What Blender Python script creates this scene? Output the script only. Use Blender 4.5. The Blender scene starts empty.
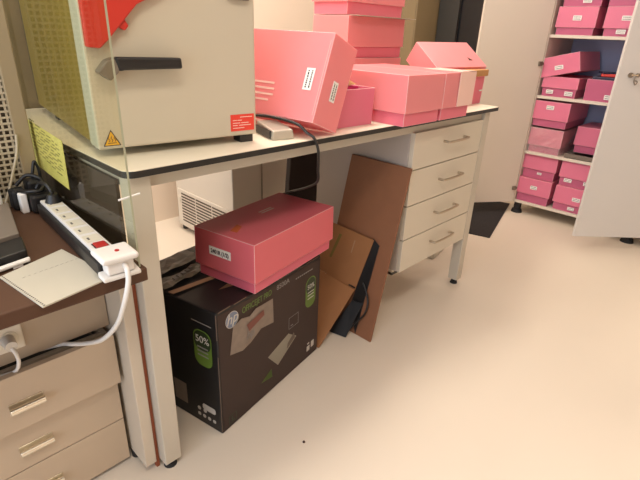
import bpy, bmesh, math, random
from mathutils import Vector, Matrix, Euler
random.seed(4)
SC = bpy.context.scene
COL = SC.collection

# ---------------------------------------------------------------- materials
def mat(name, col, rough=.5, metal=0, var=0, scale=20, bump=0, spec=.5, emit=0):
    m = bpy.data.materials.new(name); m.use_nodes = True
    nt = m.node_tree; b = nt.nodes['Principled BSDF']
    b.inputs['Base Color'].default_value = (*col, 1); b.inputs['Roughness'].default_value = rough
    b.inputs['Metallic'].default_value = metal; b.inputs['Specular IOR Level'].default_value = spec
    if emit:
        b.inputs['Emission Color'].default_value = (*col, 1); b.inputs['Emission Strength'].default_value = emit
    if var or bump:
        tc = nt.nodes.new('ShaderNodeTexCoord'); nz = nt.nodes.new('ShaderNodeTexNoise')
        nz.inputs['Scale'].default_value = scale; nz.inputs['Detail'].default_value = 4
        nt.links.new(tc.outputs['Object'], nz.inputs['Vector'])
        if var:
            mx = nt.nodes.new('ShaderNodeMix'); mx.data_type = 'RGBA'
            mx.inputs[6].default_value = (*[max(0, c*(1-var)) for c in col], 1)
            mx.inputs[7].default_value = (*[min(1, c*(1+var)) for c in col], 1)
            nt.links.new(nz.outputs['Fac'], mx.inputs[0]); nt.links.new(mx.outputs[2], b.inputs['Base Color'])
        if bump:
            bp = nt.nodes.new('ShaderNodeBump'); bp.inputs['Strength'].default_value = bump; bp.inputs['Distance'].default_value = .01
            nt.links.new(nz.outputs['Fac'], bp.inputs['Height']); nt.links.new(bp.outputs['Normal'], b.inputs['Normal'])
    return m

def plastic(name, col, trans, k=.35, rough=.35):
    m = mat(name, col, rough, var=.05, scale=9); nt = m.node_tree
    b = nt.nodes['Principled BSDF']; out = nt.nodes['Material Output']
    t = nt.nodes.new('ShaderNodeBsdfTranslucent'); t.inputs['Color'].default_value = (*trans, 1)
    mx = nt.nodes.new('ShaderNodeMixShader'); mx.inputs[0].default_value = k
    nt.links.new(b.outputs[0], mx.inputs[1]); nt.links.new(t.outputs[0], mx.inputs[2]); nt.links.new(mx.outputs[0], out.inputs[0])
    return m

def clear(name, tint, ior=1.45, haze=0):
    m = bpy.data.materials.new(name); m.use_nodes = True; nt = m.node_tree; nt.nodes.clear()
    o = nt.nodes.new('ShaderNodeOutputMaterial'); t = nt.nodes.new('ShaderNodeBsdfTransparent'); g = nt.nodes.new('ShaderNodeBsdfGlossy')
    f = nt.nodes.new('ShaderNodeFresnel'); mx = nt.nodes.new('ShaderNodeMixShader')
    t.inputs['Color'].default_value = (*tint, 1); g.inputs['Roughness'].default_value = .03; g.inputs['Color'].default_value = (1, 1, 1, 1)
    f.inputs['IOR'].default_value = ior
    ge = nt.nodes.new('ShaderNodeNewGeometry'); mt = nt.nodes.new('ShaderNodeMath'); mt.operation = 'SUBTRACT'; mt.inputs[0].default_value = 1
    ml = nt.nodes.new('ShaderNodeMath'); ml.operation = 'MULTIPLY'
    nt.links.new(ge.outputs['Backfacing'], mt.inputs[1]); nt.links.new(mt.outputs[0], ml.inputs[0]); nt.links.new(f.outputs[0], ml.inputs[1])
    nt.links.new(ml.outputs[0], mx.inputs[0]); nt.links.new(t.outputs[0], mx.inputs[1]); nt.links.new(g.outputs[0], mx.inputs[2])
    last = mx
    if haze:
        d = nt.nodes.new('ShaderNodeBsdfDiffuse'); d.inputs['Color'].default_value = (.9, .87, .82, 1)
        m2 = nt.nodes.new('ShaderNodeMixShader'); m2.inputs[0].default_value = haze
        nt.links.new(mx.outputs[0], m2.inputs[1]); nt.links.new(d.outputs[0], m2.inputs[2]); last = m2
    nt.links.new(last.outputs[0], o.inputs[0])
    return m

M = dict(
    floor=mat('vinyl_floor', (.73, .635, .52), .62, var=.02, scale=3),
    wall=mat('wall_paint', (.84, .71, .58), .8, var=.02, scale=4),
    ceil=mat('ceiling_paint', (.85, .82, .77), .9),
    white=mat('white_laminate', (.86, .78, .62), .35, var=.02, scale=5),
    grey=mat('pale_grey_steel', (.53, .475, .39), .45, var=.02, scale=6),
    cream=mat('cream_steel', (.72, .65, .53), .42, var=.02, scale=6),
    cabinet=mat('cabinet_lacquer', (.70, .62, .52), .45, var=.02, scale=3),
    daylitdoor=mat('daylit_door_lacquer', (.64, .605, .57), .45, var=.02, scale=3),  # cabinet lacquer again, with cool daylight put into the colour
    darkmetal=mat('dark_steel', (.30, .27, .23), .35, metal=1),
    pedgrey=mat('pedestal_grey', (.46, .40, .35), .5),
    bluegrey=mat('blue_grey_back', (.42, .46, .66), .5),
    drawer=mat('drawer_front_cream', (.62, .555, .45), .4, var=.015, scale=5),
    beige=mat('beige_laminate', (.50, .39, .28), .45, var=.03, scale=8),
    beigedk=mat('apron_beige', (.41, .32, .23), .5, var=.03, scale=8),
    beige2=mat('desk_leg_paint', (.57, .49, .39), .45, var=.02, scale=8),
    brown=mat('brown_desktop', (.085, .040, .022), .6, spec=.25, var=.12, scale=12),
    black=mat('black_plastic', (.012, .011, .011), .4),
    blackm=mat('black_rubber', (.012, .012, .013), .75),
    chrome=mat('brushed_metal', (.72, .66, .55), .28, metal=1),
    gold=mat('satin_handle', (.86, .81, .70), .25, metal=1),
    red=mat('red_plastic', (.55, .03, .018), .35),
    redlab=mat('red_label', (.75, .05, .03), .5),
    yellow=mat('warning_yellow', (.80, .42, .03), .5),
    incub=mat('incubator_paint', (.55, .48, .37), .42, var=.02, scale=6),
    incubedge=mat('incubator_door_edge', (.47, .45, .35), .45),
    olive=mat('olive_side_panel', (.25, .175, .026), .4, var=.08, scale=5),
    paper=mat('white_paper', (.48, .44, .35), .8, var=.02, scale=30),
    label=mat('label_paper', (.85, .82, .78), .7),
    ink=mat('label_ink', (.05, .045, .05), .7),
    pencil=mat('pencil_marks', (.33, .30, .25), .8),
    bowmetal=mat('bow_handle_metal', (.50, .43, .34), .38, metal=1),
    ypaper=mat('yellow_paper', (.75, .66, .20), .7, var=.06, scale=25),
    yink=mat('yellow_paper_ink', (.33, .29, .09), .7),
    wplas=mat('white_plastic', (.72, .68, .63), .35),
    sock=mat('socket_well', (.66, .60, .47), .4),
    board=mat('brown_hardboard', (.24, .10, .046), .65, var=.1, scale=18),
    worn=mat('worn_carton_edge', (.13, .085, .06), .8),
    fadegreen=mat('faded_green_print', (.17, .13, .03), .8),
    boardedge=mat('board_edge', (.36, .20, .11), .7),
    card=mat('brown_cardboard', (.31, .135, .05), .75, var=.1, scale=14),
    darkbrown=mat('dark_brown_sheet', (.052, .033, .022), .55, var=.2, scale=6),
    redwood=mat('red_brown_wood', (.27, .065, .022), .5, var=.2, scale=15),
    hpblack=mat('black_carton', (.010, .0085, .008), .5, var=.25, scale=20),
    hpfront=mat('black_brown_carton', (.045, .027, .022), .6, var=.15, scale=10, spec=.3),
    green=mat('green_print', (.10, .17, .022), .5),
    dkgreen=mat('dark_green_print', (.018, .030, .009), .5),
    hpblue=mat('slate_logo', (.16, .19, .27), .45),
    wprint=mat('white_print', (.50, .47, .43), .5),
    gprint=mat('grey_print', (.22, .20, .185), .5),
    tape=mat('dusty_tape', (.215, .165, .13), .38, var=.25, scale=40),
    tape2=mat('brown_tape', (.17, .05, .035), .5),
    greyfilm=mat('grey_dusty_film', (.20, .165, .12), .45, var=.4, scale=25, bump=.6),
    app=mat('appliance_shell', (.74, .66, .55), .5, var=.02, scale=4),
    slot=mat('vent_slot', (.10, .07, .045), .8),
    taupe=mat('taupe_locker', (.27, .20, .105), .6, var=.05, scale=3),
    darkdoor=mat('charcoal_panel', (.040, .036, .030), .5),
    glass=mat('black_glass', (.006, .007, .010), .2),
    mat_=mat('black_mat', (.020, .016, .016), .95, var=.3, scale=60, bump=.4),
    darkbrd=mat('dark_board', (.025, .014, .012), .6, var=.3, scale=6),
    device=mat('taupe_device', (.17, .135, .105), .45, var=.04, scale=20),
    silver=mat('silver_case', (.50, .45, .37), .35, metal=.4, var=.06, scale=9),
    magenta=mat('magenta_card', (.55, .02, .13), .5),
    ochre=mat('ochre_card', (.50, .25, .09), .7, var=.1, scale=20),
    orange=mat('orange_sticker', (.70, .13, .03), .5),
    navy=mat('navy_plastic', (.02, .018, .05), .5),
    redtoy=mat('red_item', (.75, .06, .05), .5),
    led=mat('red_lamp', (.42, .018, .015), .35),
    plug=mat('clear_grey_plug', (.60, .55, .48), .3),
    mesh=mat('grey_wire', (.20, .16, .13), .5, metal=.3),
    grid=mat('cream_grille', (.50, .42, .29), .5),
    gridpost=mat('grille_post', (.34, .26, .15), .6),
    gridback=mat('grille_back', (.12, .09, .055), .8),
    edge=mat('acrylic_edge', (.38, .38, .26), .3),
    steelblk=mat('dark_vents', (.06, .05, .035), .6),
    seam=mat('panel_seam', (.35, .29, .22), .7),
    crumb=mat('dark_crumb', (.05, .02, .015), .8),
    lid=plastic('pink_lid_plastic', (.97, .37, .39), (1, .34, .37), .34),
    base=plastic('pink_base_plastic', (.95, .29, .38), (1, .25, .36), .38),
    lidr=plastic('rose_lid_plastic', (.86, .205, .245), (.95, .17, .2), .32),
    baser=plastic('rose_base_plastic', (.84, .19, .27), (.9, .15, .24), .28),
    lidc=plastic('cabinet_lid_plastic', (.90, .27, .41), (.95, .22, .36), .3),
    basec=plastic('cabinet_base_plastic', (.66, .17, .30), (.8, .16, .28), .28),
    baseo=plastic('mauve_base_plastic', (.80, .24, .34), (.85, .22, .34), .28),
    pale=mat('pale_pink_sheet', (.86, .56, .49), .4, var=.03, scale=12),
    print_=mat('pale_embossing', (.90, .60, .55), .5),
    acry=clear('clear_acrylic', (.965, .965, .90), 1.19),
    film=clear('plastic_film', (.96, .93, .93), 1.6, .16),
)

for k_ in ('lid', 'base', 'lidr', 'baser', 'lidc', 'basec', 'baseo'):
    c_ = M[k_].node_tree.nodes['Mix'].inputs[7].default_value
    M[k_+'_fold'] = plastic('fold_highlight_'+k_, tuple(min(1, v_*.3+.7*w_) for v_, w_ in zip(c_[:3], (1, .82, .80))), (1, .7, .68), .3)  # edge highlights painted as a paler colour on the bevelled folds

# ---------------------------------------------------------------- mesh builder
class MB:
    def __init__(s): s.v = []; s.f = []; s.m = []; s.sm = []
    def add(s, vs, fs, mi=0, X=None, smooth=False):
        o = len(s.v)
        s.v += [tuple((X @ Vector(v)) if X is not None else v) for v in vs]
        s.f += [tuple(i+o for i in f) for f in fs]; s.m += [mi]*len(fs); s.sm += [smooth]*len(fs)
        return s
    def box(s, x0, x1, y0, y1, z0, z1, mi=0, X=None):
        vs = [(x, y, z) for z in (z0, z1) for x, y in ((x0, y0), (x1, y0), (x1, y1), (x0, y1))]
        return s.hexa(vs, mi, X)
    def hexa(s, vs, mi=0, X=None):      # 4 bottom ccw, 4 top ccw
        return s.add(vs, [(3, 2, 1, 0), (4, 5, 6, 7), (0, 1, 5, 4), (1, 2, 6, 5), (2, 3, 7, 6), (3, 0, 4, 7)], mi, X)
    def prism(s, pts, z0, z1, mi=0, X=None):     # polygon in xy extruded in z (ccw)
        n = len(pts); vs = [(x, y, z0) for x, y in pts]+[(x, y, z1) for x, y in pts]
        fs = [tuple(range(n-1, -1, -1)), tuple(range(n, 2*n))]+[(i, (i+1) % n, (i+1) % n+n, i+n) for i in range(n)]
        return s.add(vs, fs, mi, X)
    def cyl(s, r, z0, z1, n=20, mi=0, X=None, r2=None):
        r2 = r if r2 is None else r2
        vs = [(r*math.cos(2*math.pi*i/n), r*math.sin(2*math.pi*i/n), z0) for i in range(n)]+[(r2*math.cos(2*math.pi*i/n), r2*math.sin(2*math.pi*i/n), z1) for i in range(n)]
        o = len(s.f)
        s.add(vs, [tuple(range(n-1, -1, -1)), tuple(range(n, 2*n))], mi, X)
        return s.add(vs, [(i, (i+1) % n, (i+1) % n+n, i+n) for i in range(n)], mi, X, True)
    def tube(s, pts, r, n=10, mi=0, sub=8):
        P = [Vector(p) for p in pts]
        if sub > 1 and len(P) > 2:     # catmull-rom
            Q = [P[0]*2-P[1]]+P+[P[-1]*2-P[-2]]; out = []
            for i in range(1, len(Q)-2):
                for k in range(sub):
                    t = k/sub; a, b, c, d = Q[i-1:i+3]
                    out.append(.5*((2*b)+(c-a)*t+(2*a-5*b+4*c-d)*t*t+(3*b-a-3*c+d)*t**3))
            P = out+[P[-1]]
        vs = []; nn = len(P); ref = None
        for i, p in enumerate(P):
            t = (P[min(i+1, nn-1)]-P[max(i-1, 0)]).normalized()
            if ref is None: ref = t.orthogonal().normalized()
            ref = (ref-t*ref.dot(t)).normalized(); b = t.cross(ref)
            for k in range(n):
                a = 2*math.pi*k/n; vs.append(tuple(p+r*(math.cos(a)*ref+math.sin(a)*b)))
        fs = [(i*n+k, i*n+(k+1) % n, (i+1)*n+(k+1) % n, (i+1)*n+k) for i in range(nn-1) for k in range(n)]
        s.add(vs, fs, mi, None, True)
        return s.add(vs, [tuple(range(n-1, -1, -1)), tuple(range((nn-1)*n, nn*n))], mi)
    def tray(s, x0, x1, y0, y1, z0, z1, t, openz=1, mi=0, X=None, tap=0):
        # thin-walled box open at top (openz=1) or bottom (-1); tap narrows the closed end
        def ring(k, z, q): return [(x0+k+q, y0+k+q, z), (x1-k-q, y0+k+q, z), (x1-k-q, y1-k-q, z), (x0+k+q, y1-k-q, z)]
        zo, zc, zi = (z1, z0, z0+t) if openz == 1 else (z0, z1, z1-t)
        vs = ring(0, zc, tap)+ring(0, zo, 0)+ring(t, zo, 0)+ring(t, zi, tap)
        fs = [(3, 2, 1, 0), (12, 13, 14, 15)]
        for i in range(4):
            j = (i+1) % 4
            fs += [(i, j, j+4, i+4), (i+4, j+4, j+8, i+8), (i+8, j+8, j+12, i+12)]
        if openz == -1: fs = [tuple(reversed(f)) for f in fs]
        return s.add(vs, fs, mi, X)
    def build(s, name, mats, parent=None, bevel=0, X=None, seg=2, highlight=None):
        me = bpy.data.meshes.new(name); me.from_pydata(s.v, [], s.f)
        for m in (mats if isinstance(mats, (list, tuple)) else [mats]): me.materials.append(m)
        for p, mi, sm in zip(me.polygons, s.m, s.sm): p.material_index = mi; p.use_smooth = sm
        o = bpy.data.objects.new(name, me); COL.objects.link(o)
        if parent is not None: o.parent = parent
        if X is not None: o.matrix_local = X
        if bevel:
            b = o.modifiers.new('bevel', 'BEVEL'); b.width = bevel; b.segments = seg; b.limit_method = 'ANGLE'; b.angle_limit = math.radians(40)
            if highlight: me.materials.append(highlight); b.material = len(me.materials)-1
        return o

def tag(o, label=None, cat=None, group=None, kind=None):
    if label: o['label'] = label
    if cat: o['category'] = cat
    if group: o['group'] = group
    if kind: o['kind'] = kind
    return o
def thing(name, label, cat, loc=(0, 0, 0), rz=0, group=None, R=None):
    o = bpy.data.objects.new(name, None); COL.objects.link(o); o.empty_display_size = .05
    if R is not None: o.matrix_world = Matrix.Translation(loc) @ R.to_4x4()
    else: o.location = loc; o.rotation_euler = (0, 0, rz)
    return tag(o, label, cat, group)
def T(*a): return Matrix.Translation(a)
def frame(o, x, y, z):       # 4x4 with given axes
    m = Matrix((x, y, z)).transposed().to_4x4(); m.translation = Vector(o); return m
FRONT = lambda o: frame(o, (1, 0, 0), (0, 0, 1), (0, -1, 0))      # decal plane on a -y face
LEFT = lambda o: frame(o, (0, -1, 0), (0, 0, 1), (-1, 0, 0))      # decal plane on a -x face
def text(parent, name, s, size, X, m, align='LEFT', ext=.0004, sx=1, shear=0, off=0):
    c = bpy.data.curves.new(name, 'FONT'); c.body = s; c.size = size; c.extrude = ext; c.align_x = align; c.shear = shear; c.offset = off
    o = bpy.data.objects.new(name+'_tmp', c); COL.objects.link(o)
    bpy.context.view_layer.update()
    me = bpy.data.meshes.new_from_object(o.evaluated_get(bpy.context.evaluated_depsgraph_get()))
    bpy.data.objects.remove(o); bpy.data.curves.remove(c)
    me.materials.clear(); me.materials.append(m)
    q = bpy.data.objects.new(name, me); COL.objects.link(q); q.parent = parent; q.matrix_local = X @ Matrix.Diagonal((sx, 1, 1, 1))
    return q
def struct(o): o['kind'] = 'structure'; return o

# ---------------------------------------------------------------- room
struct(MB().box(-3, 4.2, -4, 1.9, -.1, 0).build('floor', M['floor']))
struct(MB().box(-3, 4.2, 1.8, 1.9, 0, 2.75).build('wall_back', M['wall']))
struct(MB().box(3.52, 3.62, -4, 1.8, 0, 2.75).build('wall_right', M['wall']))
wl = MB()
wl.box(-2.1, -2.0, -4, -1.6, 0, 2.75).box(-2.1, -2.0, 1.7, 1.8, 0, 2.75).box(-2.1, -2.0, -1.6, 1.7, 0, .15).box(-2.1, -2.0, -1.6, 1.7, 2.45, 2.75)
struct(wl.build('wall_left', M['wall']))
wf = MB()
for z0, z1 in ((.15, .21), (2.39, 2.45)): wf.box(-2.08, -2.02, -1.6, 1.7, z0, z1)
for y in (-1.6, -.53, .55, 1.64): wf.box(-2.08, -2.02, y, y+.06, .21, 2.39)
w1 = struct(wf.build('window_1', M['wplas']))
MB().box(-2.052, -2.048, -1.54, 1.64, .21, 2.39).build('pane', M['acry'], w1)
struct(MB().box(-3, 4.2, -4.1, -4, 0, 2.75).build('wall_front', M['wall']))
struct(MB().box(-3, 4.2, -4.1, 1.9, 2.75, 2.85).build('ceiling', M['ceil']))
struct(MB().box(3.508, 3.52, -.7, 1.8, 0, .08).build('baseboard_right', M['grey']))
# dark doorway in the right wall
d = struct(MB().box(3.47, 3.52, 1.03, 1.23, 0, 2.1).build('door_1', M['glass']))
struct(MB().box(3.44, 3.52, 1.23, 1.415, 0, 2.15).build('trim_1', M['darkdoor']))

# tall taupe locker standing behind the stack
t = thing('tall_locker', 'tall taupe locker standing by the far wall behind the pink stack', 'locker', (3.3, 1.59, 0))
MB().box(-.17, .2, -.165, .19, .03, 2.1).build('body', M['taupe'], t, .004)
MB().box(-.176, -.171, -.155, .18, .06, 2.07).build('door', M['taupe'], t, .002)
MB().box(-.16, .19, -.155, .18, 0, .03).build('plinth', M['black'], t)

o = MB().box(-.60, .20, .972, 1.0, 0, 1.9).build('partition_panel', M['taupe'], None, .003)  # added to cover the bright wall between grille post and incubator
tag(o, 'added taupe panel hiding the bright wall behind the left bench end', 'partition')
# black floor mat
MB().box(0, .8, 0, .55, 0, .008).build('floor_mat', M['mat_'], None, .003, T(2.395, .185, 0) @ Matrix.Rotation(.265, 4, 'Z'))
tag(bpy.data.objects['floor_mat'], 'black doormat lying on the floor beside the open cabinet', 'mat')
o = MB().cyl(.005, 0, .004, 8, 0, None, .003).build('crumb', M['crumb'], None, 0, T(.377, -.176, 0))
tag(o, 'tiny dark crumb on the bare beige floor', 'crumb')

# ---------------------------------------------------------------- lab bench
BL, BD, BH = 1.77, .95, .9
bench = thing('lab_bench', 'long pale lab bench with black-edged white top and grey steel frame', 'bench', (0, 0, 0))
def rrect(x0, x1, y0, y1, r, n=6):
    p = []
    for cx, cy, a in ((x1-r, y0+r, -90), (x1-r, y1-r, 0), (x0+r, y1-r, 90), (x0+r, y0+r, 180)):
        for k in range(n+1):
            q = math.radians(a+90*k/n); p.append((cx+r*math.cos(q), cy+r*math.sin(q)))
    return p
MB().prism(rrect(0, BL, 0, BD, .028), .884, .8985).build('edge_band', M['black'], bench)
MB().prism(rrect(.0012, BL-.0012, .0012, BD-.0012, .027), .8985, BH).build('worktop', M['white'], bench)
LX = (.013, 1.657)
legs = []
for x in LX:
    for y in (.016, BD-.066):
        lg = MB().box(x, x+.05, y, y+.05, .028, .884).build('leg', M['grey'], bench, .0025)
        f = MB().cyl(.007, .012, .028, 12, 0, T(x+.025, y+.025, 0)).cyl(.019, 0, .013, 20, 0, T(x+.025, y+.025, 0), .015)
        f.build('levelling_foot', M['blackm'], lg)
MB().box(.063, 1.657, .030, .066, .850, .884).build('front_rail', M['grey'], bench, .002)
MB().box(.063, 1.657, BD-.064, BD-.024, .852, .884).build('rear_rail', M['grey'], bench, .002)
for x in (.017, 1.661): MB().box(x, x+.042, .066, BD-.066, .852, .884).build('side_rail', M['grey'], bench, .002)

# drawer pedestal under the bench
ped = thing('drawer_pedestal', 'cream four-drawer pedestal hung under the right end of the lab bench', 'drawer unit', (1.11, .0165, 0))
PW = .543
MB().box(0, PW, .02, .50, .2656, .8515).build('body', M['pedgrey'], ped, .002)
MB().box(.02, .08, .05, .13, .240, .2656).build('bracket', M['cream'], ped, .002)
MB().box(.022, .085, .05, .13, .226, .240).build('bracket_cap', M['black'], ped, .002)
zs = (.851, .7059, .5588, .4115, .2656)
for i in range(4):
    z1, z0 = zs[i]-(.002 if i else .0), zs[i+1]+.002
    dr = MB().box(.001, PW-.0005, 0, .0195, z0, z1).build('drawer', M['drawer'], ped, .0015)
    hz = (z0+z1)/2+(.016, .004, .004, .012)[i]
    h = MB().tube([(.218, .0, hz), (.218, -.018, hz), (.226, -.027, hz), (.30, -.030, hz), (.372, -.027, hz), (.380, -.018, hz), (.380, .0, hz)], .0052, 10)
    h.build('handle', M['bowmetal'], dr)
# small grey box on floor behind
o = MB().hexa([(1.84, .26, 0), (2.0, .29, 0), (1.97, .43, 0), (1.81, .40, 0), (1.84, .26, .05), (2.0, .29, .05), (1.97, .43, .05), (1.81, .40, .05)]).build('floor_block', M['grey'], None, .004)
tag(o, 'small grey block on the floor behind the bench leg under the lowest drawer', 'block')

# ---------------------------------------------------------------- pink boxes
def label_part(parent, X, w, h, lines=2, m=None):
    mb = MB().box(-w/2, w/2, -h/2, h/2, 0, .0008, 0)
    for i in range(lines):
        y = h*.5-h*(i+.75)/(lines+.4); x = -w*.40
        while x < w*.38:
            l = min(random.uniform(.05, .13)*w, w*.40-x)
            mb.box(x, x+l, y-h*.07, y+h*.08, .0008, .0011, 1); x += l+w*.03
    return mb.build('label', [M['label'] if m is None else m, M['ink']], parent, 0, X)

def pink_box(label, loc, rz, L=.43, W=.226, H=.174, lid=.128, group=None, ml='lid', mb_='base', with_lid=True, lid_dx=0, cat='box', name='storage_box', R=None):
    t = thing(name, label, cat, loc, rz, group, R)
    g = .006
    bh = H-.012 if with_lid else H
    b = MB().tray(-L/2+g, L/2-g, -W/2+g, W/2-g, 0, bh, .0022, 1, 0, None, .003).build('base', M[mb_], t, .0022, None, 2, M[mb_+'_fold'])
    if with_lid:
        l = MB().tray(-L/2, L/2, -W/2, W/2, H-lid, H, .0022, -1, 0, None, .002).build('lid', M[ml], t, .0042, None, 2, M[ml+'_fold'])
        return t, b, l
    return t, b, None

# -- on the bench
c8, s8 = math.cos(-.06), math.sin(-.06)
# front pair, long side running back, both overhang the edge
tA, b, l = pink_box('closed pink box overhanging the bench front, beside the pale-wrapped box', (1.0505, .172, BH), math.pi/2, .436, .231, .166, .122, 'pink boxes on the bench')
tB, b, l = pink_box('closed pink box with a pale sheet over its front, above the drawers', (1.2755, .172, BH), math.pi/2, .436, .216, .166, .122, 'pink boxes on the bench')
# the pale sheet folded over the right half of its front and top
MB().box(-.0022, 0, 0, .118, 0, .125).box(-.0022, .16, 0, .118, .1225, .1245).build('pale_sheet', M['pale'], l, 0, T(-.2190, -.108+.0, .0442) )
# rear row, and the stack
pink_box('closed pink box at the bottom of the tall stack on the bench', (1.52, .668, BH), 0, .436, .226, .177, .13, 'pink boxes on the bench')
pink_box('closed pink box in the middle of the tall stack on the bench', (1.53, .668, BH+.178), 0, .43, .222, .177, .128, 'pink boxes on the bench')
pink_box('closed pink box topmost of the tall stack, cut by the photo top', (1.52, .672, BH+.3575), 0, .425, .222, .177, .125, 'pink boxes on the bench')
o = MB().box(1.335, 1.775, .515, .72, BH+.3553, BH+.3572).build('paper_sheet', M['paper'])
tag(o, 'white paper sheet sticking out between the upper boxes of the pink stack', 'paper')
# open box with its lid leaning on it
tO, b, _ = pink_box('open pink box on the bench with magenta contents, under the leaning lid', (.812, .268, BH), -.03, .42, .205, .12, group='pink boxes on the bench', with_lid=False, mb_='baseo')
tO.rotation_euler = (0, 0, math.pi/2-.03)
o = MB().box(-.05, .06, -.12, .12, 0, .115).build('carton', M['magenta'], None, .003, T(.84, .25, BH+.004) @ Matrix.Rotation(-.03, 4, 'Z')); 
tag(o, 'small magenta carton standing inside the open pink box', 'carton')
mb = MB()
mb.add([(0, 0, 0), (.10, .0, .005), (.11, .10, .012), (-.01, .11, .02), (.045, .05, .045)], [(0, 1, 4), (1, 2, 4), (2, 3, 4), (3, 0, 4), (3, 2, 1, 0)])
mb.add([(.02, -.008, .012), (.075, .002, .036), (.08, .014, .035), (.025, .005, .010)], [(0, 1, 2, 3), (3, 2, 1, 0)])
o = mb.build('crumpled_paper', M['ochre'], None, 0, T(.785, .13, BH+.1205)); tag(o, 'crumpled ochre wrapping paper on top of the magenta carton', 'paper')
# the leaning lid: local x = end face normal, y = depth, z = up along the face
Rl = Matrix(((.136, .924, .358), (-.991, .131, .038), (-.011, -.360, .933)))
Rl = Rl.to_quaternion().to_matrix()
tl = thing('box_lid', 'big pink lid tipped on its side, leaning over the open pink box', 'lid', (.545, -.004, .9495), R=Rl)
LW, LD, LL = .25, .128, .46
XL = frame((0, 0, 0), (-1, 0, 0), (0, 0, 1), (0, 1, 0))   # tray x-> -local x, y -> local z, z -> local y
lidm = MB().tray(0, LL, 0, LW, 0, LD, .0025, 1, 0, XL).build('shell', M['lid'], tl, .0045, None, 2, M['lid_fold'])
# seam line, labels, embossed lines
MB().box(-.0085, -.0075, -.0006, 0, .02, LW-.02).build('fold_line', M['print_'], lidm)
label_part(lidm, frame((-.050, -.0004, .118), (0, 0, 1), (-1, 0, 0), (0, -1, 0)) , .062, .030, 2)
label_part(lidm, frame((.0004, .062, .105), (0, .0, 1), (0, -1, 0), (1, 0, 0)) @ Matrix.Rotation(.0, 4, 'Z'), .058, .026, 2)
mb = MB()
for i in range(4): mb.box(-.27, -.172+(.0, .003, .004, -.01)[i], -.0008, 0, .040+.017*(3-i), .046+.017*(3-i))
mb.build('embossed_lines', M['print_'], lidm)
# right-hand box with its lid set on edge
tR, b, _ = pink_box('open pink box at the right end of the bench, lid perched on it', (1.640, .205, BH), 0, .33, .19, .126, group='pink boxes on the bench', with_lid=False)
MB().box(-.014, .014, -.0012, 0, -.003, .003).build('label', M['label'], b, 0, T(.135, -.0895, .06))
o = MB().box(-.06, .06, -.05, .05, 0, .028).build('wooden_block', M['ochre'], None, .003, T(1.738, .150, BH+.1245)); tag(o, 'ochre block showing between the right pink box and its lid', 'block')
MB().box(-.155, .155, -.078, .085, 0, .060).build('contents', M['baser'], b, .002, T(0, 0, .0035))
def rv(v):
    v = Vector(v); return Matrix.Rotation(v.length, 3, v.normalized())
k = .765
C0 = Vector((-.405, -.949, 1.184)); pR = C0+k*(Vector((2.128, .732, 1.151))-C0)
tr = thing('box_lid', 'pink lid perched at a slant like a roof at the bench right end', 'lid', pR, R=rv((.609, -.074, -.2)))
ll, lb, lc = .436*k, .225*k, .13*k
XR = frame((0, 0, 0), (1, 0, 0), (0, 1, 0), (0, 0, 1))
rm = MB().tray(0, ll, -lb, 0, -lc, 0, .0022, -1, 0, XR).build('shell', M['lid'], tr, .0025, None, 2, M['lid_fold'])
MB().prism([(-.011, -.008), (.013, -.008), (-.008, .012)], 0, .0008).build('torn_hole', M['brown'], rm, 0, frame((ll*.77, -lb*.70, .0002), (1, 0, 0), (0, 1, 0), (0, 0, 1)))

# ---------------------------------------------------------------- big black printer carton on the floor
hp = thing('printer_carton', 'large black printer carton on the floor under the bench with a pink box on top', 'carton', (.211, .024, 0), .196)
HL, HW = .545, .41
MB().hexa([(0, 0, 0), (HL, 0, 0), (HL, HW, 0), (0, HW, 0), (.003, 0, .449), (HL, 0, .424), (HL, HW, .434), (0, HW, .440)]).build('carton_body', M['hpblack'], hp, .005)
def fr(s, z, d=.0012): return FRONT((s, -d, z))
def lf(s, z, d=.0012): return LEFT((-d, s, z))      # s = distance back from the front corner
MB().box(.006, HL-.006, .006, .436, 0, .0008).build('front_panel', M['hpfront'], hp, 0, FRONT((0, -.0003, 0)) @ Matrix.Shear('XY', 4, (0, 0)) )
fp = [o for o in hp.children if o.name.startswith('front_panel')][0]
fp.data.vertices.foreach_get
for v in fp.data.vertices:
    v.co.y = .006 if v.co.x > 1e9 else v.co.y
fv = [(.006, .006), (HL-.006, .006), (HL-.006, .415), (.006, .440)]
for i, v in enumerate(fp.data.vertices): v.co.x, v.co.y = fv[i % 4]
# logo
lg = MB().cyl(.0255, 0, .0006, 28).build('round_logo', M['hpblue'], hp, 0, fr(.064, .399))
MB().cyl(.0275, 0, .0003, 28).build('logo_ring', M['wprint'], lg, 0)
text(lg, 'logo_letters', 'hp', .050, T(-.001, -.012, .0010), M['wprint'], 'CENTER', shear=.28)
text(hp, 'printed_title', 'OFFICEJET PRO', .030, fr(.108, .396), M['green'], sx=.70)
text(hp, 'model_number', '8500A', .026, fr(.277, .399), M['gprint'], sx=1.02)
mb = MB()
for i in range(9): mb.box(.385+i*.012, .393+i*.012, .392-.0011*i*.3, .3965-.0011*i*.3, 0, .0005)
mb.build('small_print', M['gprint'], hp, 0, fr(0, 0))
def pill(x0, x1, y0, y1, r=.02): return [(x, y) for x, y in rrect(x0, x1, y0, y1, r)]
gb = MB().prism(pill(.449, .514, .236, .362, .028), 0, .0005).build('green_badge', M['green'], hp, 0, fr(0, 0))
MB().prism(pill(.452, .511, .292, .359, .028), .0005, .0007).build('badge_top', M['dkgreen'], gb)
text(gb, 'badge_text', '50%', .027, T(.4815, .315, .0008), M['wprint'], 'CENTER')
for zz in (.300, .288, .274): MB().box(.462, .502, zz-.002, zz+.002, .0007, .0009).build('badge_line', M['wprint'], gb)
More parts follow.
